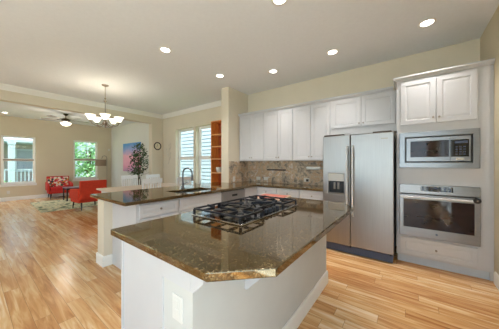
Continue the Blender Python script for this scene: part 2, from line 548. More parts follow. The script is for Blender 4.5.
def crown_profile(s=1.0):
    return [(0, 0), (0, -0.12 * s), (0.015 * s, -0.12 * s), (0.025 * s, -0.10 * s), (0.055 * s, -0.065 * s), (0.085 * s, -0.03 * s), (0.09 * s, -0.012 * s), (0.10 * s, 0)]
# crown on the header (projects +x) and on the dining wall (projects -y)
bm = BM(); prism(bm, [(-7.0 + a, HC + b) for a, b in crown_profile()], YF, Y1, 'y'); struct('trim_1', bm, M['trim'])
bm = BM(); prism(bm, [(Y1 - a, HC + b) for a, b in crown_profile()], -7.0, -3.42, 'x'); struct('trim_2', bm, M['trim'])

def baseboard(name, poly_axis, a, lo, hi, sgn, h=0.135):
    bm = BM()
    prof = [(0, 0), (0.016, 0), (0.016, h - 0.02), (0.008, h), (0, h)]
    prism(bm, [(a + sgn * p, q) for p, q in prof], lo, hi, poly_axis)
    struct(name, bm, M['trim'])
baseboard('baseboard_left', 'y', X0, YF, Y1, 1)
baseboard('baseboard_living', 'x', Y1, X0, -7.2, -1)
baseboard('baseboard_dining', 'x', Y1, -7.0, -4.25, -1)
baseboard('baseboard_middle', 'y', -7.0, 3.79, Y1, 1)
baseboard('baseboard_right', 'y', X1, 0.45, 3.545, -1)
bm = BM()
prof = lambda a, s: [(a, 0), (a + s * 0.016, 0), (a + s * 0.016, 0.115), (a + s * 0.008, 0.135), (a, 0.135)]
prism(bm, prof(1.07, -1), -3.396, -3.154, 'x')
prism(bm, prof(-3.17, 1), 1.0705, 1.168, 'y')
prism(bm, prof(-3.38, -1), 1.0705, 3.49, 'y')
struct('baseboard_peninsula', bm, M['trim'])

# ---- windows
def window_y(n, W):      # in the back wall, faces -Y
    x0, x1, z0, z1 = W
    y = Y1 + 0.11
    bm = BM()
    gridslab(bm, [x0, x0 + .05, x1 - .05, x1], [z0, z0 + .05, z1 - .05, z1], lambda i, j: not (i == 1 and j == 1), y, y + 0.06, 'y')
    f = struct('window_%d' % n, bm, M['trim'], bev=0.004)
    zm = 1.52
    s = BM(); box(s, x0 + .05, x1 - .05, y + .01, y + .05, zm - .025, zm + .025); obj('meeting_rail', s, M['trim'], f)
    for a, b, yy in ((z0 + .05, zm - .025, y + .015), (zm + .025, z1 - .05, y + .035)):
        s = BM(); gridslab(s, [x0 + .05, x0 + .085, x1 - .085, x1 - .05], [a, a + .03, b - .03, b], lambda i, j: not (i == 1 and j == 1), yy - .008, yy + .012, 'y')
        obj('sash', s, M['trim'], f)
        s = BM(); box(s, x0 + .085, x1 - .085, yy, yy + .004, a + .03, b - .03); obj('pane', s, M['glass'], f)
    s = BM(); box(s, x0 - .03, x1 + .03, Y1 - .03, y, z0 - .025, z0); obj('sill', s, M['trim'], f, bev=0.004)
window_y(1, W1); window_y(2, W2)
def window_x(n, W):      # in the left wall, faces +X
    y0, y1, z0, z1 = W
    x = X0 - 0.06
    bm = BM()
    gridslab(bm, [y0, y0 + .045, y1 - .045, y1], [z0, z0 + .045, z1 - .045, z1], lambda i, j: not (i == 1 and j == 1), x - 0.06, x, 'x')
    f = struct('window_%d' % n, bm, M['trim'], bev=0.004)
    zm = z0 + (z1 - z0) * 0.5
    s = BM(); box(s, x - .05, x + .005, y0 + .045, y1 - .045, zm - .022, zm + .022); obj('meeting_rail', s, M['seam'], f)
    for a, b, xx in ((z0 + .045, zm - .022, x - .02), (zm + .022, z1 - .045, x - .04)):
        s = BM(); gridslab(s, [y0 + .045, y0 + .07, y1 - .07, y1 - .045], [a, a + .025, b - .025, b], lambda i, j: not (i == 1 and j == 1), xx - .01, xx + .012, 'x')
        obj('sash', s, M['trim'], f)
        s = BM(); box(s, xx, xx + .004, y0 + .07, y1 - .07, a + .025, b - .025); obj('pane', s, M['glass'], f)
    s = BM(); box(s, x, X0 + .035, y0 - .03, y1 + .03, z0 - .03, z0); obj('sill', s, M['trim'], f, bev=0.004)
    s = BM(); box(s, X0, X0 + .012, y0 - .03, y1 + .03, z0 - .09, z0 - .03); obj('apron', s, M['trim'], f)
window_x(3, WA); window_x(4, WB)
# unseen openings added behind the camera to bring in daylight: garden doors, wide window
def glazed(name, x0, x1, z0, z1, n):
    bm = BM(); w_ = (x1 - x0) / n
    us = [x0]
    for k in range(n):
        us += [x0 + k * w_ + .05, x0 + (k + 1) * w_ - .05]
    us += [x1]
    gridslab(bm, us, [z0, z0 + .08, z1 - .06, z1], lambda i, j: not (i % 2 == 1 and j == 1), YF - .12, YF - .06, 'y')
    f = struct(name, bm, M['trim'])
    for k in range(n):
        s = BM(); box(s, x0 + k * w_ + .05, x0 + (k + 1) * w_ - .05, YF - .095, YF - .09, z0 + .08, z1 - .06)
        obj('pane', s, M['glass'], f)
glazed('added_door_1', -3.4, 0.6, 0, 2.75, 4)
glazed('window_5', -9.6, -6.4, 0.2, 2.75, 4)

bm = BM(); gridslab(bm, [-2.95, -2.87, -1.29, -1.21, 0.37, 0.45], [0, .08, 2.69, 2.75], lambda i, j: not (i in (1, 3) and j == 1), X1 + .06, X1 + .12, 'x')
f = struct('added_door_2', bm, M['trim'])  # unseen glass door, added so that light comes from the right
for a, b in ((-2.87, -1.29), (-1.21, .37)):
    s = BM(); box(s, X1 + .09, X1 + .095, a, b, .08, 2.69); obj('pane', s, M['glass'], f)

# ================================================================== OUTSIDE
t = obj('lawn', box(BM(), -40, 20, -30, 30, -0.63, -0.6005), M['lawn']); tag(t, 'green lawn outside around the house, seen low through the windows', 'lawn', kind='stuff')
t = obj('bounce_patio', gridslab(BM(), [-13, 0.95, 9], [-13, -3.42, 2.5], lambda i, j: not (i == 0 and j == 1), -0.2, -0.02, 'z'), M['bounce_patio']); tag(t, 'pale concrete terrace added outside the unseen garden doors to bounce light in', 'terrace')  # unseen terrace added as a reflector, lifts sunlight onto the ceiling
# neighbour wall with lap siding beyond the dining windows
nb = thing('neighbour_house', 'pale grey lap-sided house wall close outside the dining windows', 'house', (-8.5, 7.4, -0.6))
bm = BM()
z = -0.6
while z < 5.4:
    prism(bm, [(7.4, z), (7.37, z), (7.395, z + 0.19), (7.4, z + 0.19)], -14, -3, 'x')
    z += 0.19
box(bm, -14, -3, 7.4, 7.6, -0.6, 5.4)
obj('siding', bm, M['siding2'], nb)
bm = BM(); prism(bm, [(6.9, 5.2), (6.9, 5.35), (8.6, 6.6), (8.6, 5.2)], -14.3, -2.7, 'x'); obj('roof_edge', bm, M['extgrey'], nb)

# porch house beyond the left window of the living room
ph = thing('porch_house', 'grey house with a white-railed porch outside the left living window', 'house', (-20, 1.5, -0.6))
bm = BM(); box(bm, -23, -20.2, -3, 3.6, -0.6, 6.0)
obj('wall', bm, M['exttan'], ph)
bm = BM()
prism(bm, [(-20.2, 3.35), (-18.2, 2.75), (-18.2, 2.6), (-20.2, 2.6)], -3.2, 3.8, 'y'); obj('porch_roof', bm, M['siding'], ph)
bm = BM(); box(bm, -20.2, -20.14, -3, 3.6, 3.4, 6.0)
zz = 3.4
while zz < 6:
    prism(bm, [(-20.14, zz), (-20.11, zz), (-20.135, zz + .16), (-20.14, zz + .16)], -3, 3.6, 'y'); zz += .16
obj('upper_siding', bm, M['siding'], ph)
bm = BM(); box(bm, -20.2, -18.0, -3, 3.6, -0.6, 0.1); obj('porch_deck', bm, M['extgrey'], ph)
for yy in (-0.4, 1.55, 3.4):
    bm = BM(); box(bm, -18.35, -18.1, yy - .13, yy + .13, 0.1, 2.6); box(bm, -18.38, -18.07, yy - .16, yy + .16, 0.1, 0.28); box(bm, -18.38, -18.07, yy - .16, yy + .16, 2.45, 2.6)
    obj('porch_column', bm, M['siding'], ph)
bm = BM(); box(bm, -18.26, -18.2, -3, 3.4, 0.95, 1.02); box(bm, -18.26, -18.2, -3, 3.4, 0.2, 0.26)
yy = -2.9
while yy < 3.35:
    box(bm, -18.25, -18.21, yy, yy + .05, 0.26, 0.95); yy += .16
obj('porch_railing', bm, M['siding'], ph)
for (a, b, c_, d_) in ((1.95, 2.95, 0.9, 2.2), (-1.0, 0.2, 0.9, 2.2)):
    bm = BM(); gridslab(bm, [a - .09, a, b, b + .09], [c_ - .09, c_, d_, d_ + .09], lambda i, j: not (i == 1 and j == 1), -20.2, -20.12, 'x')
    f = obj('window', bm, M['siding'], ph)
    bm = BM(); box(bm, -20.19, -20.15, a, b, c_, d_); obj('pane', bm, M['extgrey'], f)
for (a, b, c_, d_) in ((1.8, 2.9, 3.95, 4.7),):
    bm = BM(); gridslab(bm, [a - .09, a, b, b + .09], [c_ - .09, c_, d_, d_ + .09], lambda i, j: not (i == 1 and j == 1), -20.11, -20.06, 'x')
    f = obj('window', bm, M['siding'], ph)
    bm = BM(); box(bm, -20.1, -20.08, a, b, c_, d_); obj('pane', bm, M['extgrey'], f)

def leafball(bm, c, r, n, size, squash=1.0, rnd=random):
    c = Vector(c)
    for _ in range(n):
        d = Vector((rnd.gauss(0, 1), rnd.gauss(0, 1), rnd.gauss(0, 1))).normalized()
        rad = r * (0.45 + 0.55 * rnd.random() ** 0.5)
        p = c + Vector((d.x * rad, d.y * rad, d.z * rad * squash))
        a = Vector((rnd.uniform(-1, 1), rnd.uniform(-1, 1), rnd.uniform(-1, 0.5))).normalized()
        b = a.cross(Vector((rnd.uniform(-1, 1), rnd.uniform(-1, 1), rnd.uniform(-1, 1)))).normalized()
        s = size * rnd.uniform(0.7, 1.3)
        q = [p - a * s, p + b * s * 0.38, p + a * s, p - b * s * 0.38]
        bm.faces.new([bm.verts.new(v) for v in q])

def tree(name, label, base, h, crowns, n, leaf, mt):
    t = thing(name, label, 'tree', base)
    b = Vector(base)
    bm = BM(); tube(bm, [b + Vector((0, 0, .0)), b + Vector((.05, .05, h * .4)), b + Vector((0, .1, h * .8))], .13, 8, .06)
    for c, r in crowns:
        tube(bm, [b + Vector((0, .05, h * .4)), Vector(c)], .05, 6, .02)
    obj('trunk', bm, M['bark'], t)
    bm = BM()
    for c, r in crowns:
        leafball(bm, c, r, n, leaf)
    obj('foliage', bm, mt, t)
    return t
tree('garden_tree', 'leafy green tree outside the right living room window', (-15.5, 4.4, -0.6), 3.6,
     [((-15.5, 4.3, 2.3), .9), ((-15.2, 5.1, 1.5), .9), ((-15.7, 3.8, 1.3), .7), ((-15.4, 4.6, 0.6), .85), ((-15.2, 5.6, 2.6), .6)], 380, .12, M['leaf2'])
sh = thing('garden_shrub', 'low pale green shrub outside below the left living room window', 'shrub', (-14.2, 1.15, -0.6))
bm = BM(); leafball(bm, (-14.2, 1.0, 0.1), .5, 400, .07); leafball(bm, (-14.3, 1.7, 0.0), .42, 300, .07); obj('foliage', bm, M['leaf2'], sh)
bm = BM(); tube(bm, [(-14.2, 1.15, -.6), (-14.2, 1.1, 0)], .03, 6); tube(bm, [(-14.2, 1.15, -.6), (-14.3, 1.6, -.1)], .02, 6); obj('stem', bm, M['bark'], sh)
gh = thing('garden_house', 'pale house half hidden by the tree outside the right living room window', 'house', (-21, 7.2, -0.6))
obj('wall', box(BM(), -23, -20.5, 4.6, 11, -0.6, 4.2), M['siding'], gh)
bm = BM(); prism(bm, [(-19.9, 4.1), (-23.2, 5.6), (-23.2, 4.1)], 4.4, 11.2, 'y'); obj('roof', bm, M['extgrey'], gh)

# ================================================================== KITCHEN
# ---- tall oven cabinet (two separate appliances built in)
tc_ = thing('oven_cabinet', 'tall white cabinet housing microwave and oven beside the right wall', 'cabinet', (0.31, 3.9, 0))
YO = 3.58
bm = BM()
TX0, TX1 = -0.13, 0.745
us = [TX0, -0.085, 0.645, TX1]; vs = [0.10, 0.385, 1.06, 1.30, 1.74, 2.465]
gridslab(bm, us, vs, lambda i, j: not (i == 1 and j in (1, 3)), YO, 4.19, 'y')
obj('carcass', bm, M['cab'], tc_)
obj('toe_kick', box(BM(), TX0 + .01, TX1, YO + .03, 4.1, 0, 0.10), M['toekick'], tc_)
mS = mapS(YO)
door(mS, -0.085, 0.277, 1.86, 2.44, tc_, knob_at=(0.25, 1.93))
door(mS, 0.283, 0.645, 1.86, 2.44, tc_, knob_at=(0.31, 1.93))
d = BM(); panel(d, mS, -0.085, 0.645, 0.13, 0.35, fr=.045); d = obj('drawer', d, M['cab'], tc_); knob(mS, 0.28, 0.24, d)
def cab_crown(bm, pts, z0):
    """crown following an outline of (x,y) points with outward normals given by offset pts"""
    prof = [(0.0, 0.0), (0.010, 0.0), (0.016, 0.010), (0.038, 0.030), (0.042, 0.038), (0.042, 0.054), (0.0, 0.054)]
    rings = []
    for (x, y), (nx, ny) in pts:
        rings.append([bm.verts.new((x + nx * a, y + ny * a, z0 + b)) for a, b in prof])
    n = len(prof)
    for a, b in zip(rings, rings[1:]):
        for k in range(n):
            bm.faces.new((a[k], a[(k + 1) % n], b[(k + 1) % n], b[k]))
    bm.faces.new(rings[0]); bm.faces.new(rings[-1])
bm = BM(); cab_crown(bm, [((TX0, 4.19), (-1, 0)), ((TX0, YO), (-1, -1)), ((TX1 + .03, YO), (0, -1))], 2.466); obj('crown', bm, M['cab'], tc_)
obj('filler', box(BM(), TX1, X1 - .002, YO + .015, YO + .035, 0, 2.465), M['cab'], tc_)

# ---- microwave with wide trim kit
mw = thing('microwave', 'stainless built-in microwave with wide trim kit above the wall oven', 'microwave', (0.28, 3.7, 1.285))
bm = BM(); gridslab(bm, [-0.10, -0.035, 0.605, 0.665], [1.285, 1.355, 1.69, 1.755], lambda i, j: not (i == 1 and j == 1), YO - .022, YO - .001, 'y')
obj('trim_kit', bm, M['steel_h'], mw, bev=.004)
obj('body', box(BM(), -0.03, 0.60, YO - .012, 4.05, 1.36, 1.685), M['black'], mw)
bm = BM(); gridslab(bm, [-0.022, 0.022, 0.40, 0.41], [1.37, 1.425, 1.632, 1.675], lambda i, j: not (i == 1 and j == 1), YO - .034, YO - .013, 'y')
obj('door', bm, M['steel_h'], mw, bev=.002)
obj('door_glass', box(BM(), 0.022, 0.40, YO - .028, YO - .014, 1.425, 1.632), M['ovenglass'], mw)
cp = obj('control_panel', box(BM(), 0.412, 0.585, YO - .03, YO - .013, 1.37, 1.675), M['steel_h'], mw, bev=.002)
obj('display', box(BM(), 0.412, 0.572, YO - .032, YO - .0301, 1.425, 1.632), M['blackglass'], cp)
for r_ in range(4):
    for c_ in range(3):
        x = 0.455 + c_ * .034; z = 1.447 + r_ * .03
        obj('button', box(BM(), x, x + .02, YO - .0345, YO - .0322, z, z + .014), M['bluegrille'], cp)
obj('display_window', box(BM(), 0.45, 0.56, YO - .0345, YO - .0322, 1.585, 1.615), M['bluegrille'], cp)
obj('open_button', box(BM(), 0.46, 0.53, YO - .034, YO - .0301, 1.385, 1.41), M['chrome'], cp)

# ---- wall oven
ov = thing('wall_oven', 'stainless single wall oven with dark glass door below the microwave', 'oven', (0.28, 3.7, 0.39))
obj('body', box(BM(), -0.08, 0.64, YO - .002, 4.08, 0.39, 1.055), M['black'], ov)
bm = BM(); box(bm, -0.10, 0.665, YO - .03, YO - .0025, 0.945, 1.065); obj('control_panel', bm, M['steel_h'], ov, bev=.005)
cpan = bpy.data.objects[[c.name for c in kids(ov) if c.name.startswith('control_panel')][0]]
disp = obj('display', box(BM(), 0.125, 0.435, YO - .033, YO - .0305, 0.985, 1.05), M['blackglass'], cpan)
for k in range(7):
    for r_ in range(2):
        if 2 < k < 4: continue
        x = 0.14 + k * .042
        obj('button', box(BM(), x, x + .022, YO - .0352, YO - .0332, 0.993 + r_ * .026, 1.007 + r_ * .026), M['bluegrille'], disp)
obj('clock_display', box(BM(), 0.245, 0.30, YO - .0352, YO - .0332, 1.01, 1.04), M['bluegrille'], disp)
bm = BM(); gridslab(bm, [-0.10, -0.05, 0.615, 0.665], [0.38, 0.50, 0.87, 0.935], lambda i, j: not (i == 1 and j == 1), YO - .04, YO - .003, 'y')
dr = obj('door', bm, M['steel_h'], ov, bev=.005)
obj('door_glass', box(BM(), -0.05, 0.615, YO - .036, YO - .006, 0.50, 0.87), M['ovenglass'], dr)
bm = BM(); tube(bm, [(-0.085, YO - .085, 0.905), (0.65, YO - .085, 0.905)], .0135, 12)
for x in (-0.06, 0.625): tube(bm, [(x, YO - .04, 0.905), (x, YO - .085, 0.905)], .010, 8)
obj('handle', bm, M['silver'], dr, smooth=True)
bm = BM(); lathe(bm, [(.012, 0), (.012, .001), (.012, .003)], (0.283, YO - .0435, 0.445), 16, 'y'); obj('badge', bm, M['bluegrille'], dr)
bm = BM(); lathe(bm, [(.028, -.02), (.032, -.014), (.032, .008), (.02, .014)], (0.625, YO - .10, 0.915), 18, 'y')
box(bm, .617, .633, YO - .095, YO - .04, .90, .93)
l_ = obj('door_lock', bm, M['black'], dr, smooth=True); l_['label'] = 'round black lock at the right end of the oven handle'
bm = BM(); lathe(bm, [(.008, -.004), (.009, 0)], (0.625, YO - .121, 0.917), 12, 'y'); obj('lock_button', bm, M['nickel'], dr)

# ---- refrigerator
fr = thing('refrigerator', 'stainless side-by-side refrigerator with ice dispenser in the left door', 'refrigerator', (-0.62, 3.8, 0))
obj('body', box(BM(), -1.075, -0.165, 3.47, 4.15, 0.02, 1.755), mat('fridge_side_grey', (96, 98, 104), .5), fr)
DX0, DXS, DX1 = -1.085, -0.685, -0.155
for nm, a, b in (('freezer_door', DX0, DXS - .004), ('fridge_door', DXS + .004, DX1)):
    bm = BM()
    if nm == 'freezer_door':
        gridslab(bm, [a, -1.00, -0.775, b], [0.125, 0.88, 1.19, 1.765], lambda i, j: not (i == 1 and j == 1), 3.385, 3.465, 'y')
    else:
        box(bm, a, b, 3.385, 3.465, 0.125, 1.765)
    dd = obj(nm, bm, M['steel'], fr, bev=.008)
    if nm == 'freezer_door':
        dp = obj('dispenser', box(BM(), -1.0, -0.775, 3.44, 3.464, 0.88, 1.19), M['black'], dd)
        bm = BM(); box(bm, -1.0, -0.775, 3.385, 3.44, 1.075, 1.19); q = obj('dispenser_controls', bm, mat('light_grey_plastic', (196, 194, 188), .35), dd, bev=.003)
        bm = BM(); box(bm, -1.0, -0.775, 3.40, 3.44, 0.88, 0.895); obj('drip_tray', bm, M['nickel'], dd)
        bm = BM(); box(bm, -0.93, -0.90, 3.415, 3.44, 0.95, 1.05); box(bm, -0.875, -0.845, 3.415, 3.44, 0.95, 1.05); obj('paddle', bm, M['nickel'], dd)
    else:
        bm = BM(); box(bm, -0.30, -0.22, 3.382, 3.3845, 1.675, 1.69); obj('badge', bm, M['nickel'], dd)
    hx = -0.722 if nm == 'freezer_door' else -0.648
    bm = BM()
    pts = [(hx, 3.385, 1.60), (hx, 3.35, 1.58), (hx, 3.335, 1.50), (hx, 3.33, 1.1), (hx, 3.335, .68), (hx, 3.35, .60), (hx, 3.385, .58)]
    tube(bm, pts, .014, 8)
    obj('handle', bm, M['silver'], dd, smooth=True)
bm = BM(); gridslab(bm, [DX0 + .01, -0.62, DX1 - .01], [0.015, 0.115], lambda i, j: True, 3.40, 3.465, 'y')
for k in range(26): box(bm, DX0 + .05 + k * .032, DX0 + .07 + k * .032, 3.396, 3.401, .04, .095)
kg = obj('kick_grille', bm, M['bluegrille'], fr)
for x in (-1.05, -0.685, -0.19):
    obj('lower_hinge', box(BM(), x - .012, x + .012, 3.39, 3.42, .105, .124), M['black'], fr)
for x0, x1 in ((-1.07, -0.78), (-0.40, -0.18)):
    obj('hinge_cover', box(BM(), x0, x1, 3.40, 3.60, 1.757, 1.785), M['bronze'], fr, bev=.004)

# ---- wall cabinets
def knobpair(mp, um, z, d1, d2):
    knob(mp, um - .028, z, d1); knob(mp, um + .028, z, d2)
YU = 3.87; mU = mapS(YU)
UC = [(-3.195, -2.495, 'white double-door wall cabinet left of the middle pair, beside the pier'), (-2.495, -1.825, 'white double-door wall cabinet in the middle of the run'), (-1.825, -1.10, 'white double-door wall cabinet next to the refrigerator')]
UL = ['white two-door wall cabinet at the left end of the run, against the pier', 'white two-door wall cabinet, middle one of the three above the backsplash', 'white two-door wall cabinet above the backsplash, nearest the refrigerator']
for (a, b, _), lb in zip(UC, UL):
    c = thing('wall_cabinet', lb, 'cabinet', ((a + b) / 2, 4.0, 1.40), 'wall cabinets above the backsplash')
    obj('carcass', box(BM(), a, b, YU, 4.195, 1.395, 2.445), M['cab'], c)
    m_ = (a + b) / 2
    for u0, u1, k in ((a + .012, m_ - .003, m_ - .028), (m_ + .003, b - .012, m_ + .028)):
        door(mU, u0, u1, 1.41, 2.425, c, knob_at=(k, 1.47))
c = thing('fridge_cabinet', 'short white two-door cabinet above the refrigerator', 'cabinet', (-0.615, 4.0, 1.82))
obj('carcass', box(BM(), -1.10, -0.132, YU, 4.195, 1.83, 2.445), M['cab'], c)
door(mU, -1.075, -0.618, 1.95, 2.425, c, knob_at=(-0.645, 2.0)); door(mU, -0.612, -0.155, 1.95, 2.425, c, knob_at=(-0.585, 2.0))
bm = BM(); cab_crown(bm, [((-3.2, YU), (0, -1)), ((-0.181, YU), (0, -1))], 2.446)
t = obj('cabinet_crown', bm, M['cab']); tag(t, 'long white crown moulding along the top of the wall cabinets', 'moulding')

# ---- backsplash
bm = BM(); gridslab(bm, [-3.2, -1.0], [0.9165, 1.394], lambda i, j: True, 4.185, 4.199, 'y')
box(bm, -3.199, -3.187, 3.50, 4.185, 0.9165, 1.394)
t = obj('backsplash', bm, M['splash']); tag(t, 'mottled grey and brown stone tile backsplash under the wall cabinets', 'backsplash')

# ---- base cabinets on the back wall
YB = 3.59; mB = mapS(YB)
xs_ = [(-2.49, -2.03), (-2.03, -1.56), (-1.56, -1.10)]
for (a, b), lb in zip(xs_, ['white base cabinet in the corner right of the dishwasher', 'white base cabinet under the back counter, middle of three', 'white base cabinet next to the refrigerator']):
    c = thing('base_cabinet', lb, 'cabinet', ((a + b) / 2, 3.9, 0), 'base cabinets along the back wall')
    obj('carcass', box(BM(), a + .001, b - .001, YB, 4.19, 0.1, 0.872), M['cab'], c)
    obj('toe_kick', box(BM(), a + .001, b - .001, YB + .06, 4.1, 0, 0.1), M['toekick'], c)
    bm = BM(); panel(bm, mB, a + .01, b - .01, .70, .855, fr=.035); d = obj('drawer', bm, M['cab'], c); knob(mB, (a + b) / 2, .78, d)
    m_ = (a + b) / 2
    door(mB, a + .01, m_ - .003, .115, .685, c, knob_at=(m_ - .03, .62)); door(mB, m_ + .003, b - .01, .115, .685, c, knob_at=(m_ + .03, .62))

# ---- peninsula cabinets (face +X) and dishwasher
XP = -2.51; mE = mapE(XP)
def pen(a, b, label, drawer=True, sink=False):
    c = thing('sink_cabinet' if sink else 'peninsula_cabinet', label, 'cabinet', (-2.8, (a + b) / 2, 0))
    if sink:
        bm = BM()
        box(bm, XP - .02, XP, a + .001, b - .001, .1, .872)
        box(bm, -3.12, XP - .02, a + .001, a + .02, .1, .872); box(bm, -3.12, XP - .02, b - .02, b - .001, .1, .872)
        box(bm, -3.12, XP - .02, a + .02, b - .02, .1, .12); box(bm, -3.12, -3.10, a + .02, b - .02, .12, .872)
        obj('carcass', bm, M['cab'], c)
    else:
        obj('carcass', box(BM(), -3.12, XP, a + .001, b - .001, .1, .872), M['cab'], c)
    obj('toe_kick', box(BM(), -3.1, XP - .06, a + .001, b - .001, 0, .1), M['toekick'], c)
    bm = BM(); panel(bm, mE, a + .012, b - .012, .70, .855, fr=.035)
    d = obj('drawer' if drawer else 'false_front', bm, M['cab'], c)
    if drawer: knob(mE, (a + b) / 2, .78, d)
    m_ = (a + b) / 2
    door(mE, a + .012, m_ - .003, .115, .685, c, knob_at=(m_ - .03, .62)); door(mE, m_ + .003, b - .012, .115, .685, c, knob_at=(m_ + .03, .62))
    return c
c = pen(1.19, 1.73, 'white drawer-and-door cabinet at the free end of the sink peninsula')
bm = BM(); panel(bm, mapS(1.19), -3.10, XP - .005, .11, .865, fr=.06)
obj('end_panel', box(BM(), -3.165, XP, 1.17, 1.19, 0.0, .872), M['cab'], c)
pen(1.73, 2.56, 'white cabinet under the sink in the peninsula', drawer=False, sink=True)
bm.free()
dw = thing('dishwasher', 'stainless dishwasher in the peninsula near the back corner', 'dishwasher', (-2.8, 2.87, 0))
obj('tub', box(BM(), -3.1, XP - .001, 2.565, 3.175, .1, .868), M['black'], dw)
bm = BM(); box(bm, XP, XP + .03, 2.57, 3.17, .12, .86); d = obj('door', bm, M['steel'], dw, bev=.006)
bm = BM(); box(bm, XP + .0305, XP + .034, 2.80, 2.94, .765, .80); obj('handle_recess', bm, M['black'], d)
obj('toe_kick', box(BM(), -3.1, XP - .06, 2.565, 3.175, 0, .1), M['black'], dw)
c = thing('corner_cabinet', 'white filler cabinet in the corner behind the dishwasher', 'cabinet', (-2.9, 3.7, 0))
obj('carcass', box(BM(), -3.15, -2.492, 3.18, 4.19, 0.0, .872), M['cab'], c)

# ---- granite worktop of the peninsula and back wall, with a sink cut-out
us = [-3.55, -3.199, -2.99, -2.60, -2.46, -1.10]
vs = [1.03, 1.84, 2.52, 3.489, 3.55, 4.184]
def fl(i, j):
    if i == 0 and j > 2: return False
    if i == 4: return j == 4
    if i == 2 and j == 1: return False
    return True
bm = BM(); gridslab(bm, us, vs, fl, .875, .915, 'z')
t = obj('granite_worktop', bm, M['granite'], bev=.006); tag(t, 'long L-shaped dark granite worktop with the sink, running along the back wall', 'countertop')
sk = thing('kitchen_sink', 'stainless double-bowl undermount sink in the peninsula worktop', 'sink', (-2.79, 2.18, .7))
def bowl(y0, y1):
    bm = BM()
    a = [(-2.99, y0), (-2.60, y0), (-2.60, y1), (-2.99, y1)]
    def ring(off, z, q=1): return [bm.verts.new((x + (off if x < -2.8 else -off), y + (off if y < (y0 + y1) / 2 else -off), z)) for x, y in a]
    r = [ring(0.004, .872), ring(.012, .72), ring(.05, .70)]
    r2 = [ring(0.0, .872), ring(.004, .715), ring(.045, .694)]
    for A, B_ in zip(r, r[1:]):
        for k in range(4): bm.faces.new((A[k], A[(k + 1) % 4], B_[(k + 1) % 4], B_[k]))
    bm.faces.new(r[-1])
    for A, B_ in zip(r2, r2[1:]):
        for k in range(4): bm.faces.new((A[k], A[(k + 1) % 4], B_[(k + 1) % 4], B_[k]))
    bm.faces.new(r2[-1])
    for k in range(4): bm.faces.new((r[0][k], r[0][(k + 1) % 4], r2[0][(k + 1) % 4], r2[0][k]))
    b = obj('bowl', bm, M['steel'], sk)
    bm = BM(); lathe(bm, [(.0, .703), (.035, .703), (.04, .7)], (-2.795, (y0 + y1) / 2, 0), 16); obj('drain', bm, M['chrome'], b)
bowl(1.842, 2.17); bowl(2.19, 2.518)
obj('divider', box(BM(), -2.99, -2.60, 2.1695, 2.1905, .80, .872), M['steel'], sk)
# faucet
fc = thing('kitchen_faucet', 'tall gooseneck pull-down faucet behind the sink', 'faucet', (-3.09, 2.22, .915))
bm = BM(); lathe(bm, [(.03, 0), (.03, .01), (.022, .02), (.018, .06), (.016, .10)], (-3.09, 2.22, .9155), 16)
obj('base', bm, M['gun'], fc, smooth=True)
bm = BM()
pts = [(-3.09, 2.22, 1.0), (-3.09, 2.22, 1.15)]
for k in range(0, 11):
    a = pi * k / 10
    pts.append((-3.09 + .085 * (1 - cos(a)), 2.22 + 0.03 * (1 - cos(a)) , 1.17 + .095 * sin(a)))
pts.append((-2.918, 2.281, 1.13))
tube(bm, pts, .0125, 10); obj('spout', bm, M['gun'], fc, smooth=True)
bm = BM(); tube(bm, [(-2.918, 2.281, 1.14), (-2.914, 2.282, 1.05)], .017, 10, .021); obj('spray_head', bm, M['gun'], fc, smooth=True)
bm = BM(); tube(bm, [(-3.09, 2.235, .985), (-3.085, 2.31, 1.02)], .008, 8, .006); obj('lever', bm, M['gun'], fc, smooth=True)
bm = BM(); lathe(bm, [(.018, 0), (.018, .008), (.010, .012), (.010, .06), (.014, .065), (.0, .075)], (-3.08, 2.47, .9155), 12)
tube(bm, [(-3.08, 2.47, .985), (-3.03, 2.47, .98)], .005, 6)
t = obj('soap_dispenser', bm, M['nickel'], smooth=True); tag(t, 'small metal soap pump beside the gooseneck faucet', 'soap dispenser')

# ---- things on the backsplash
bm = BM(); lathe(bm, [(.0, 0), (.032, 0), (.032, .27), (.0, .27)], (-1.635, 4.10, 1.25), 16, 'x')
pr = thing('paper_towel_holder', 'white horizontal paper roll on a holder below the cabinet by the refrigerator', 'paper towel holder', (-1.5, 4.1, 1.25))
obj('roll', bm, M['towel'], pr, smooth=True)
bm = BM(); box(bm, -1.645, -1.637, 4.085, 4.184, 1.235, 1.265); box(bm, -1.363, -1.355, 4.085, 4.184, 1.235, 1.265); obj('bracket', bm, M['plate'], pr)
bm = BM(); box(bm, -2.62, -2.14, 4.165, 4.184, 1.185, 1.215)
t = obj('knife_bar', bm, M['darkwood'], bev=.003); tag(t, 'long dark magnetic knife bar on the stone backsplash', 'knife bar')
def outlet(x, z, label, mp, w_=.115, plug=False, toggles=2, name='wall_outlet', h_=.058):
    o = thing(name, label, 'outlet', mp(x, 0, z))
    bm = BM(); fbox(bm, mp, x - w_ / 2, x + w_ / 2, 0, .006, z - h_, z + h_); obj('cover_plate', bm, M['plate'], o, bev=.002)
    n = toggles
    for k in range(n):
        u = x + (k - (n - 1) / 2) * .046
        for dz in ((-.02, .02) if h_ > .05 else (0,)):
            bm = BM(); fbox(bm, mp, u - .014, u + .014, .006, .008, z + dz - .013, z + dz + .013); obj('socket', bm, M['plate'], o)
    if plug:
        bm = BM(); fbox(bm, mp, x - .002, x + .045, .006, .035, z - .03, z + .02); q = obj('plug', bm, M['black'], o, bev=.004)
    return o
mW_ = mapS(4.185)
outlet(-2.87, .99, 'leftmost white double outlet plate on the back wall backsplash', mW_, h_=.038)
outlet(-2.66, .995, 'white double outlet plate on the backsplash, below the knife bar end', mW_, h_=.038)
outlet(-1.67, 1.005, 'white outlet plate with a black plug on the backsplash', mW_, plug=True, h_=.038)
outlet(3.66, .99, 'white single outlet plate on the short side backsplash of the pier', mapE(-3.187), w_=.075, toggles=1)

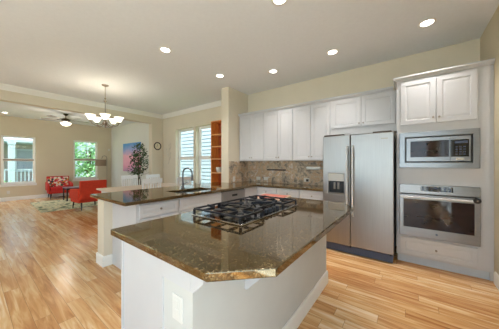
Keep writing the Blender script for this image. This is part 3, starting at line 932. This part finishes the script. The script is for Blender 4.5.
# ---- bookcase in the dining corner
bk = thing('bookcase', 'tall open orange wood bookcase beside the dining windows', 'bookcase', (-3.82, 4.05, 0))
BX0, BX1, BY0, BY1, BT = -4.21, -3.43, 3.90, 4.175, 2.46
obj('side_panel', box(BM(), BX0, BX0 + .022, BY0, BY1, 0, BT), M['orange'], bk, bev=.002)
obj('side_panel', box(BM(), BX1 - .022, BX1, BY0, BY1, 0, BT), M['orange'], bk, bev=.002)
obj('back_panel', box(BM(), BX0 + .022, BX1 - .022, BY1 - .01, BY1 - .001, 0.03, BT - .02), mat('red_brown_wood_panel', (176, 84, 40), .5, var=.15, scale=6, stretch=(8, 8, 1)), bk)
obj('top_panel', box(BM(), BX0 + .022, BX1 - .022, BY0, BY1 - .01, BT - .022, BT), M['orange'], bk)
for zt in (2.11, 1.80, 1.475, 1.11, .735, .40, .06):
    o = obj('shelf', box(BM(), BX0 + .022, BX1 - .022, BY0 + .003, BY1 - .01, zt - .022, zt), M['paleorange'], bk)
bm = BM(); lathe(bm, [(.0, 0), (.06, 0), (.085, .05), (.09, .11), (.08, .14), (.07, .14), (.078, .11), (.0, .02)], (-3.98, 3.99, 1.111), 18)
t = obj('ceramic_bowl', bm, M['plate'], smooth=True); tag(t, 'small white ceramic pot on a middle shelf of the orange bookcase', 'pot')

# ================================================================== ISLAND
isl = thing('kitchen_island', 'white panelled kitchen island base with overhanging granite top', 'kitchen island', (-1.1, 1.5, 0))
obj('cabinet_body', box(BM(), -1.40, -0.965, 0.587, 2.42, .1, .874), M['cab'], isl)
obj('toe_kick', box(BM(), -1.34, -0.965, 0.61, 2.40, 0, .1), M['toekick'], isl)
bm = BM(); box(bm, -1.403, -0.962, 0.574, 0.586, 0.0, .874); obj('end_panel', bm, M['cab'], isl, bev=.002)
bm = BM(); box(bm, -1.405, -1.385, 0.567, 0.574, 0.0, .874); obj('corner_strip', bm, M['cab'], isl)
obj('knee_wall', box(BM(), -0.962, -0.74, 0.582, 2.43, 0, .874), M['drywall'], isl)
bm = BM(); box(bm, -0.965, -0.7405, 0.569, 0.5815, .795, .874); ap = obj('apron', bm, M['cab'], isl)
bm = BM()
box(bm, -0.74, -0.724, 0.568, 2.444, 0, .115); box(bm, -0.962, -0.74, 0.568, 0.582, 0, .115); box(bm, -0.965, -0.724, 2.43, 2.445, 0, .115)
prism(bm, [(-0.74, .115), (-0.724, .115), (-0.732, .135), (-0.74, .135)], .568, 2.444, 'y')
obj('baseboard', bm, M['trim'], isl)
def corbel(y, s, n):
    bm = BM(); prism(bm, [(-0.74, .874), (-0.74 + s, .874), (-0.74 + s, .874 - .02), (-0.725, .874 - s), (-0.74, .874 - s)], y, y + .035, 'y')
    obj('corbel', bm, M['cab'], isl, bev=.002)
corbel(.569, .08, 0)
for y in (.94, 1.45, 1.95): corbel(y, .24, 1)
mIW = mapW(-1.40)
for k in range(4):
    a = .62 + k * .45; b = a + .44
    bm = BM(); panel(bm, mIW, a, b, .70, .86, fr=.035); d = obj('drawer', bm, M['cab'], isl); knob(mIW, (a + b) / 2, .78, d)
    door(mIW, a, b, .115, .685, isl, knob_at=(a + .04, .62))
mIS = mapS(.582)
o = outlet(-0.845, .68, 'white outlet plate on the near end of the kitchen island', mIS, w_=.075, toggles=1)
bm = BM(); prism(bm, [(-1.55, .56), (-.63, .56), (-.43, .76), (-.43, 2.26), (-.56, 2.47), (-1.55, 2.47)], .875, .915, 'z')
t = obj('island_worktop', bm, M['granite'], bev=.006, seg=3); tag(t, 'dark speckled granite worktop on the kitchen island with a clipped front corner', 'countertop')

# ---- gas cooktop
ck = thing('gas_cooktop', 'five-burner gas cooktop with black grates set in the island worktop', 'cooktop', (-1.17, 1.57, .915))
CX0, CX1, CY0, CY1 = -1.43, -.90, 1.11, 2.03
ZC = .9155
bm = BM(); box(bm, CX0, CX1, CY0, CY1, ZC, ZC + .010); obj('steel_tray', bm, M['chrome'], ck, bev=.004)
bm = BM(); box(bm, CX0 + .03, CX1 - .03, CY0 + .03, CY1 - .03, ZC + .0102, ZC + .0125); obj('burner_well', bm, mat('polished_dark_steel', (90, 88, 86), .15, 1.0), ck)
burn = [(-1.29, 1.27, .042), (-1.04, 1.27, .034), (-1.20, 1.57, .055), (-1.29, 1.87, .034), (-1.04, 1.87, .042)]
for x, y, r in burn:
    bm = BM(); lathe(bm, [(r * 1.25, 0), (r * 1.2, .012), (r, .014), (r, .02)], (x, y, ZC + .012), 20); b = obj('burner', bm, M['nickel'], ck, smooth=True)
    bm = BM(); lathe(bm, [(r * .92, .0), (r * .95, .006), (r * .8, .010), (.0, .011)], (x, y, ZC + .0322), 20); obj('burner_cap', bm, M['iron'], b, smooth=True)
zg = ZC + .012; zt_ = ZC + .062
for gi, (ya, yb) in enumerate(((CY0 + .015, 1.405), (1.415, 1.725), (1.735, CY1 - .015))):
    bm = BM(); xa, xb = CX0 + .02, CX1 - (.02 if gi != 1 else .10)
    T = .010
    def bar(x0, y0, x1, y1, za=zt_ - .014, zb=zt_):
        d = Vector((x1 - x0, y1 - y0, 0)); n = Vector((-d.y, d.x, 0)).normalized() * T / 2
        P = [Vector((x0, y0, 0)) - n, Vector((x1, y1, 0)) - n, Vector((x1, y1, 0)) + n, Vector((x0, y0, 0)) + n]
        prism(bm, [(p.x, p.y) for p in P], za, zb, 'z')
    bar(xa, ya, xb, ya); bar(xa, yb, xb, yb); bar(xa, ya, xa, yb); bar(xb, ya, xb, yb)
    ym = (ya + yb) / 2; xm = (xa + xb) / 2
    cs = [(x, y) for x, y, r in burn if ya < y < yb]
    for (cx_, cy_) in cs:
        for a in range(4):
            an = pi / 2 * a + (pi / 4 if len(cs) == 1 else 0)
            r0 = .035; dx, dy = cos(an), sin(an)
            # run the finger out to the frame or the mid bar
            lim = 1e9
            lo_x, hi_x = (xa, xm) if (len(cs) == 2 and cx_ < xm) else ((xm, xb) if len(cs) == 2 else (xa, xb))
            if dx > 1e-6: lim = min(lim, (hi_x - cx_) / dx)
            if dx < -1e-6: lim = min(lim, (lo_x - cx_) / dx)
            if dy > 1e-6: lim = min(lim, (yb - cy_) / dy)
            if dy < -1e-6: lim = min(lim, (ya - cy_) / dy)
            bar(cx_ + dx * r0, cy_ + dy * r0, cx_ + dx * lim, cy_ + dy * lim, zt_ - .014, zt_ + .006)
    if len(cs) == 2: bar(xm, ya, xm, yb)
    for x in (xa, xb):
        for y in (ya, yb):
            box(bm, x - .008, x + .008, y - .008, y + .008, zg - .001, zt_ - .01)
    obj('grate', bm, M['iron'], ck)
for k in range(5):
    y = 1.45 + k * .06
    bm = BM(); lathe(bm, [(.021, 0), (.021, .012), (.017, .03), (.0, .031)], (CX1 - .055, y, ZC + .0125), 16); q = obj('knob', bm, M['iron'], ck, smooth=True)
# red board
bm = BM(); Mx = Matrix.Translation((-1.32, 2.25, 0)) @ Matrix.Rotation(radians(6), 4, 'Z')
box(bm, -.20, .17, -.18, .16, .9157, .942, Mx)
t = obj('cutting_board', bm, mat('cream_board_wood', (200, 176, 148), .5), bev=.005)
bm = BM(); box(bm, -.18, .15, -.16, .14, .9421, .9435, Mx); obj('printed_face', bm, M['redboard'], t); tag(t, 'coral red board with a cream rim lying on the island behind the cooktop', 'cutting board')

# ================================================================== CEILING LIGHTS
def downlight(x, y, label):
    c = thing('ceiling_light', label, 'ceiling light', (x, y, HC), 'recessed ceiling lights')
    bm = BM(); lathe(bm, [(.062, -.001), (.09, -.001), (.092, -.006), (.07, -.010), (.062, -.005), (.062, -.001)], (x, y, HC), 28); obj('trim_ring', bm, M['trim'], c, smooth=True)
    bm = BM(); lathe(bm, [(.0, -.002), (.063, -.002), (.063, -.0045), (.0, -.0045)], (x, y, HC), 28); obj('lens', bm, M['bulb'], c)
    l = bpy.data.lights.new('downlight_lamp', 'SPOT'); l.spot_size = radians(98); l.spot_blend = 1.0; l.shadow_soft_size = .06; l.energy = CAN_W; l.color = (1.0, .96, .93)
    o = bpy.data.objects.new('lamp', l); o.location = (x, y, HC - .012); COL.objects.link(o)
    o.parent = c; o.matrix_parent_inverse = WM[c.name].inverted()
for x, y, lb in ((-1.07, 1.95, 'recessed ceiling light at the top edge of the view, above the island'),
                 (.18, 3.35, 'rightmost recessed ceiling light, in front of the oven cabinet'),
                 (-.93, 3.36, 'recessed ceiling light in front of the refrigerator'),
                 (-2.0, 3.40, 'recessed ceiling light in front of the wall cabinets, middle of that row'),
                 (-2.93, 2.95, 'recessed ceiling light nearest the pier'),
                 (-2.92, 1.79, 'recessed ceiling light above the free end of the sink peninsula'),
                 (-10.8, .77, 'recessed light in the living room ceiling, left of the fan')):
    downlight(x, y, lb)

# ---- chandelier
CXx, CYy = -5.28, 1.81
ch = thing('chandelier', 'five-arm brushed nickel chandelier with frosted glass shades above the dining table', 'chandelier', (CXx, CYy, 2.1))
bm = BM(); lathe(bm, [(.0, 0), (.065, 0), (.065, -.012), (.03, -.03), (.0, -.035)], (CXx, CYy, HC - .001), 20); obj('canopy', bm, M['nickel'], ch, smooth=True)
bm = BM(); tube(bm, [(CXx, CYy, HC - .03), (CXx, CYy, 2.70)], .006, 8)
lathe(bm, [(.006, .08), (.02, .06), (.012, .03), (.03, 0), (.012, -.03), (.008, -.06)], (CXx, CYy, 2.70), 14)
tube(bm, [(CXx, CYy, 2.65), (CXx, CYy, 2.30)], .009, 8)
obj('stem', bm, M['nickel'], ch, smooth=True)
bm = BM(); lathe(bm, [(.009, .12), (.03, .09), (.022, .05), (.05, .02), (.045, -.02), (.02, -.05), (.014, -.07), (.02, -.085), (.0, -.10)], (CXx, CYy, 2.22), 18); obj('hub', bm, M['nickel'], ch, smooth=True)
ph0 = math.atan2(-CYy, -CXx)
for k in range(5):
    a = ph0 + 2 * pi * k / 5
    dx, dy = cos(a), sin(a)
    P = lambda r, z: (CXx + dx * r, CYy + dy * r, z)
    bm = BM(); tube(bm, [P(.03, 2.22), P(.10, 2.16), P(.17, 2.15), P(.24, 2.18), P(.265, 2.235)], .008, 8)
    lathe(bm, [(.03, 0), (.035, .012), (.02, .03)], P(.265, 2.225), 14)
    arm = obj('arm', bm, M['nickel'], ch, smooth=True)
    bm = BM(); lathe(bm, [(.028, 0), (.055, .03), (.07, .07), (.098, .11), (.094, .113), (.064, .072), (.05, .034), (.02, .006)], P(.265, 2.25), 20)
    sh_ = obj('lamp_shade', bm, M['frost'], arm, smooth=True)
    l = bpy.data.lights.new('bulb_lamp', 'POINT'); l.energy = CHAND_W; l.shadow_soft_size = .03; l.color = (1, .9, .76)
    o = bpy.data.objects.new('bulb', l); o.location = P(.265, 2.33); COL.objects.link(o); o.parent = ch; o.matrix_parent_inverse = WM[ch.name].inverted()

# ---- ceiling fan in the living room
FX, FY = -9.43, 2.05
fn = thing('ceiling_fan', 'ceiling fan with a lit bowl lamp in the living room', 'ceiling fan', (FX, FY, 2.6))
bm = BM(); lathe(bm, [(.0, 0), (.07, 0), (.065, -.03), (.025, -.06), (.012, -.065), (.012, -.14), (.03, -.15), (.10, -.17), (.115, -.20), (.11, -.245), (.06, -.265), (.0, -.27)], (FX, FY, HC - .001), 24)
obj('motor', bm, M['bronze'], fn, smooth=True)
bm = BM(); lathe(bm, [(.06, 0), (.07, -.02), (.15, -.035), (.155, -.05), (.13, -.10), (.07, -.135), (.0, -.145)], (FX, FY, HC - .265), 24); obj('lamp_bowl', bm, M['frost'], fn, smooth=True)
for k in range(5):
    a = radians(20) + 2 * pi * k / 5
    Mx = Matrix.Translation((FX, FY, HC - .20)) @ Matrix.Rotation(a, 4, 'Z') @ Matrix.Rotation(radians(12), 4, 'X')
    bm = BM()
    pl = [(.20, -.05), (.35, -.06), (.62, -.075), (.66, -.05), (.67, 0), (.66, .05), (.62, .075), (.35, .06), (.20, .05)]
    prism(bm, pl, -.004, .004, 'z')
    bmesh.ops.transform(bm, matrix=Mx, verts=bm.verts[:])
    bl = obj('blade', bm, mat('fan_blade_wood', (150, 146, 142), .35, var=.05) if k == 0 else bpy.data.materials['fan_blade_wood'], fn)
    bm = BM(); box(bm, .08, .24, -.018, .018, -.010, -.0045, Mx); obj('blade_bracket', bm, M['bronze'], bl)
l = bpy.data.lights.new('fan_lamp', 'POINT'); l.energy = FAN_W; l.shadow_soft_size = .12; l.color = (1, .92, .8)
o = bpy.data.objects.new('bulb', l); o.location = (FX, FY, 2.5); COL.objects.link(o); o.parent = fn; o.matrix_parent_inverse = WM[fn.name].inverted()

# ================================================================== DINING
dt = thing('dining_table', 'long pale wood dining table beyond the sink peninsula', 'dining table', (-5.45, 2.8, 0))
bm = BM(); box(bm, -5.95, -4.98, 1.85, 3.75, .715, .75); obj('tabletop', bm, M['tabletop'], dt, bev=.008)
bm = BM(); gridslab(bm, [-5.87, -5.85, -5.08, -5.06], [1.93, 1.95, 3.65, 3.67], lambda i, j: not (i == 1 and j == 1), .63, .715, 'z'); obj('table_apron', bm, M['whitewood'], dt)
for x in (-5.86, -5.07):
    for y in (1.94, 3.66):
        bm = BM(); sx = -1 if x < -5.4 else 1; sy = -1 if y < 2.8 else 1
        prism(bm, [(x - .035, y - .035), (x + .035, y - .035), (x + .035, y + .035), (x - .035, y + .035)], .0, .63, 'z'); obj('leg', bm, M['whitewood'], dt, bev=.004)

def dining_chair():
    c = thing('dining_chair', '', 'chair', (0, 0, 0), 'white dining chairs')
    bm = BM(); prism(bm, [(-.21, -.20), (.21, -.22), (.21, .22), (-.21, .20)], .44, .465, 'z'); obj('seat', bm, M['whitewood'], c, bev=.006)
    for s in (-1, 1):
        bm = BM(); tube(bm, [(.18, s * .19, 0), (.18, s * .19, .44)], .016, 8, .022); obj('leg', bm, M['whitewood'], c)
        bm = BM(); tube(bm, [(-.24, s * .20, 0), (-.20, s * .20, .45), (-.27, s * .205, 1.0)], .018, 8); obj('leg', bm, M['whitewood'], c)
    bm = BM(); prism(bm, [(-.285, .91), (-.262, .91), (-.272, 1.005), (-.294, 1.005)], -.225, .225, 'y'); obj('top_rail', bm, M['whitewood'], c, bev=.004)
    bm = BM(); box(bm, -.232, -.212, -.19, .19, .56, .60); obj('lower_rail', bm, M['whitewood'], c)
    for k in range(6):
        y = -.15 + k * .06
        bm = BM(); prism(bm, [(-.229, .58), (-.217, .58), (-.262, .93), (-.274, .93)], y - .016, y + .016, 'y'); obj('slat', bm, M['whitewood'], c)
    return c
d0 = dining_chair()
place(d0, (-4.86, 2.5, 0), pi); d0['label'] = 'white slat-back dining chair, first on the kitchen side of the table'
dup(d0, 'white slat-back dining chair on the kitchen side, further along toward the windows', (-4.86, 3.35, 0), pi)
dup(d0, 'white slat-back dining chair on the far side of the table, nearer the living room armchairs', (-6.12, 2.80, 0), 0)
dup(d0, 'white slat-back dining chair on the far side of the table, nearer the clock wall', (-6.12, 3.5, 0), 0)

# clock
ckk = thing('wall_clock', 'round dark-rimmed wall clock beside the living room opening', 'clock', (-7.0, 4.02, 1.95))
bm = BM()
R0, R1 = .135, .105
prof = [(R1, .002), (R0, .002), (R0 + .004, .012), (R0 - .006, .028), (R1 + .006, .03), (R1, .02), (R1, .002)]
lathe(bm, prof, (-7.0, 3.99, 1.95), 32, 'x'); obj('rim', bm, M['darkwood'], ckk, smooth=True)
bm = BM(); lathe(bm, [(.0, .003), (.106, .003), (.106, .008), (.0, .008)], (-7.0, 3.99, 1.95), 28, 'x'); obj('face', bm, mat('clock_face_cream', (226, 214, 186), .6), ckk)
bm = BM(); box(bm, -6.991, -6.988, 3.986, 3.994, 1.95, 2.03); obj('minute_hand', bm, M['black'], ckk)
bm = BM(); tube(bm, [(-6.9895, 3.99, 1.95), (-6.9895, 3.94, 1.92)], .003, 6); obj('hour_hand', bm, M['black'], ckk)

# twig wall ornament right of the clock
bm = BM()
X = -6.62
for pts in ([(X, 1.35), (X + .05, 1.5), (X - .02, 1.66), (X + .06, 1.82), (X + .02, 1.98)], [(X - .02, 1.62), (X - .14, 1.72), (X - .12, 1.84)], [(X + .05, 1.82), (X + .14, 1.9), (X + .12, 2.02)], [(X + .04, 1.5), (X + .13, 1.58), (X + .12, 1.7)]):
    tube(bm, [(a, Y1 - .02, b) for a, b in pts], .009, 6, .005)
for a, b in ((X + .02, 1.98), (X - .12, 1.84), (X + .12, 2.02), (X + .12, 1.70), (X, 1.35)):
    lathe(bm, [(.0, -.008), (.028, 0), (.0, .008)], (a, Y1 - .02, b), 10, 'y')
t = obj('wall_ornament', bm, mat('pale_metal_twig', (206, 196, 180), .45, .3)); tag(t, 'pale twig-shaped metal ornament on the wall left of the dining windows', 'wall ornament')

# ================================================================== LIVING
pt = thing('painting', 'large unframed blue and pink abstract canvas on the living room wall', 'painting', (-9.35, 4.18, 1.0))
bm = BM(); box(bm, -10.12, -8.59, Y1 - .04, Y1 - .001, 1.01, 2.21); obj('canvas', bm, M['canvas'], pt)

# potted tree
pl_ = thing('potted_tree', 'tall indoor tree in a pot standing in front of the painting', 'potted plant', (-7.75, 3.72, 0))
px, py = -7.75, 3.72
bm = BM(); lathe(bm, [(.0, 0), (.13, 0), (.17, .16), (.18, .30), (.165, .31), (.15, .28), (.0, .27)], (px, py, 0), 20); obj('pot', bm, M['pot'], pl_, smooth=True)
bm = BM()
for (ox, oy, tx, ty, h) in ((-.03, 0, -.12, .02, 1.5), (.03, .02, .10, -.08, 1.6), (0, -.03, .02, .12, 1.75)):
    tube(bm, [(px + ox, py + oy, .26), (px + ox * 2 + .02, py + oy, .7), (px + (ox + tx) / 2, py + (oy + ty) / 2, 1.1), (px + tx, py + ty, h)], .018, 7, .008)
    for q in range(5):
        z0 = .9 + q * .18; f_ = (z0 - .26) / (h - .26)
        bx, by = px + ox + (tx - ox) * f_, py + oy + (ty - oy) * f_
        an = random.uniform(0, 6.28); L_ = random.uniform(.15, .3)
        tube(bm, [(bx, by, z0), (bx + cos(an) * L_, by + sin(an) * L_, z0 + .12)], .007, 5, .003)
obj('trunk', bm, M['bark'], pl_)
bm = BM()
for (a, b, c_, r, n) in ((0, 0, 1.78, .24, 240), (-.18, .0, 1.5, .22, 190), (.2, -.02, 1.52, .24, 210), (-.02, .1, 1.25, .25, 190), (.18, -.1, 1.15, .2, 130), (-.2, -.08, 1.12, .2, 120), (.05, 0, 1.97, .12, 60), (.0, -.1, .95, .18, 70)):
    leafball(bm, (px + a * 1.15, py + b, c_), r * 1.12, int(n * .55), .05)
obj('foliage', bm, M['leaf'], pl_)

def armchair(label, mback_front, seatm, bodym):
    """faces +x, origin at floor centre"""
    c = thing('armchair', label, 'armchair', (0, 0, 0), 'armless style accent armchairs')
    W_ = .34
    bm = BM(); box(bm, -.28, .32, -W_ + .05, W_ - .05, .30, .44); obj('seat_cushion', bm, seatm, c, bev=.03, seg=3)
    bm = BM(); box(bm, -.30, .31, -W_, W_, .20, .30); obj('base', bm, bodym, c, bev=.012)
    bm = BM(); prism(bm, [(-.27, .28), (-.36, .28), (-.40, .83), (-.33, .84)], -W_, W_, 'y'); obj('backrest', bm, bodym, c, bev=.02, seg=3)
    bm = BM(); prism(bm, [(-.20, .42), (-.265, .42), (-.325, .80), (-.27, .81)], -W_ + .03, W_ - .03, 'y'); obj('back_cushion', bm, mback_front, c, bev=.02, seg=3)
    for s in (-1, 1):
        bm = BM(); prism(bm, [(-.33, .30), (.31, .30), (.31, .52), (.26, .58), (-.35, .62)], s * W_ - .035, s * W_ + .035, 'y'); obj('armrest', bm, bodym, c, bev=.018, seg=3)
        for x, dx in ((.26, .03), (-.29, -.06)):
            bm = BM(); tube(bm, [(x + dx, s * (W_ - .05), 0), (x, s * (W_ - .07), .21)], .013, 8, .024); obj('leg', bm, M['darkwood'], c)
    return c
a1 = armchair('orange-red armchair with its back to the kitchen, standing on the leafy rug', M['red'], M['red'], M['red'])
place(a1, (-7.78, 2.22, 0.0125), pi + radians(4))
a2 = armchair('armchair with a floral back and red seat against the window wall', M['floral'], mat('red_seat_fabric', (186, 34, 34), .8, var=.08, scale=20), mat('red_body_fabric', (190, 44, 34), .8, var=.08, scale=20))
place(a2, (-11.02, 2.2, 0), radians(-4))
st = thing('side_table', 'small dark-legged side table between the two armchairs', 'side table', (-9.85, 2.35, 0))
bm = BM(); box(bm, -10.12, -9.6, 2.1, 2.6, .455, .485); obj('tabletop', bm, M['sidetop'], st, bev=.005)
bm = BM(); box(bm, -10.08, -9.64, 2.14, 2.56, .40, .455); obj('apron', bm, M['darkwood'], st)
for x in (-10.09, -9.63):
    for y in (2.13, 2.57):
        bm = BM(); box(bm, x - .018, x + .018, y - .018, y + .018, 0.012, .455); obj('leg', bm, M['darkwood'], st)
bm = BM()
us = [-10.35, -8.0]; random.seed(3)
prism(bm, [(-10.35, 1.3), (-8.0, 1.22), (-7.95, 3.1), (-10.3, 3.15)], .0005, .010, 'z')
t = obj('area_rug', bm, M['rug']); tag(t, 'pale green and cream leaf-patterned rug under the red armchair', 'rug')

lp = thing('floor_lamp', 'floor lamp with a taupe drum shade beside the right living room window', 'floor lamp', (-11.0, 3.82, 0))
bm = BM(); lathe(bm, [(.0, 0), (.14, 0), (.14, .015), (.02, .03), (.0, .03)], (-11.0, 3.84, 0), 20); obj('base', bm, M['nickel'], lp, smooth=True)
bm = BM(); tube(bm, [(-11.0, 3.84, .02), (-11.0, 3.84, 1.55), (-11.0, 3.82, 1.66), (-11.0, 3.75, 1.70), (-11.0, 3.68, 1.68), (-11.0, 3.63, 1.56)], .013, 8); obj('pole', bm, M['nickel'], lp, smooth=True)
bm = BM(); lathe(bm, [(.20, 0), (.205, 0), (.20, .28), (.195, .28), (.20, 0)], (-11.0, 3.60, 1.24), 28); obj('lamp_shade', bm, M['shade'], lp, smooth=True)

outlet(.90, .31, 'white outlet plate low on the window wall, left of the floral armchair', mapE(X0), w_=.075, toggles=1)
bm = BM(); box(bm, X0, X0 + .04, 4.06, 4.12, 1.95, 2.04)
t = obj('motion_sensor', bm, M['plate'], bev=.006); tag(t, 'tiny white sensor box near the far corner of the living room', 'sensor')
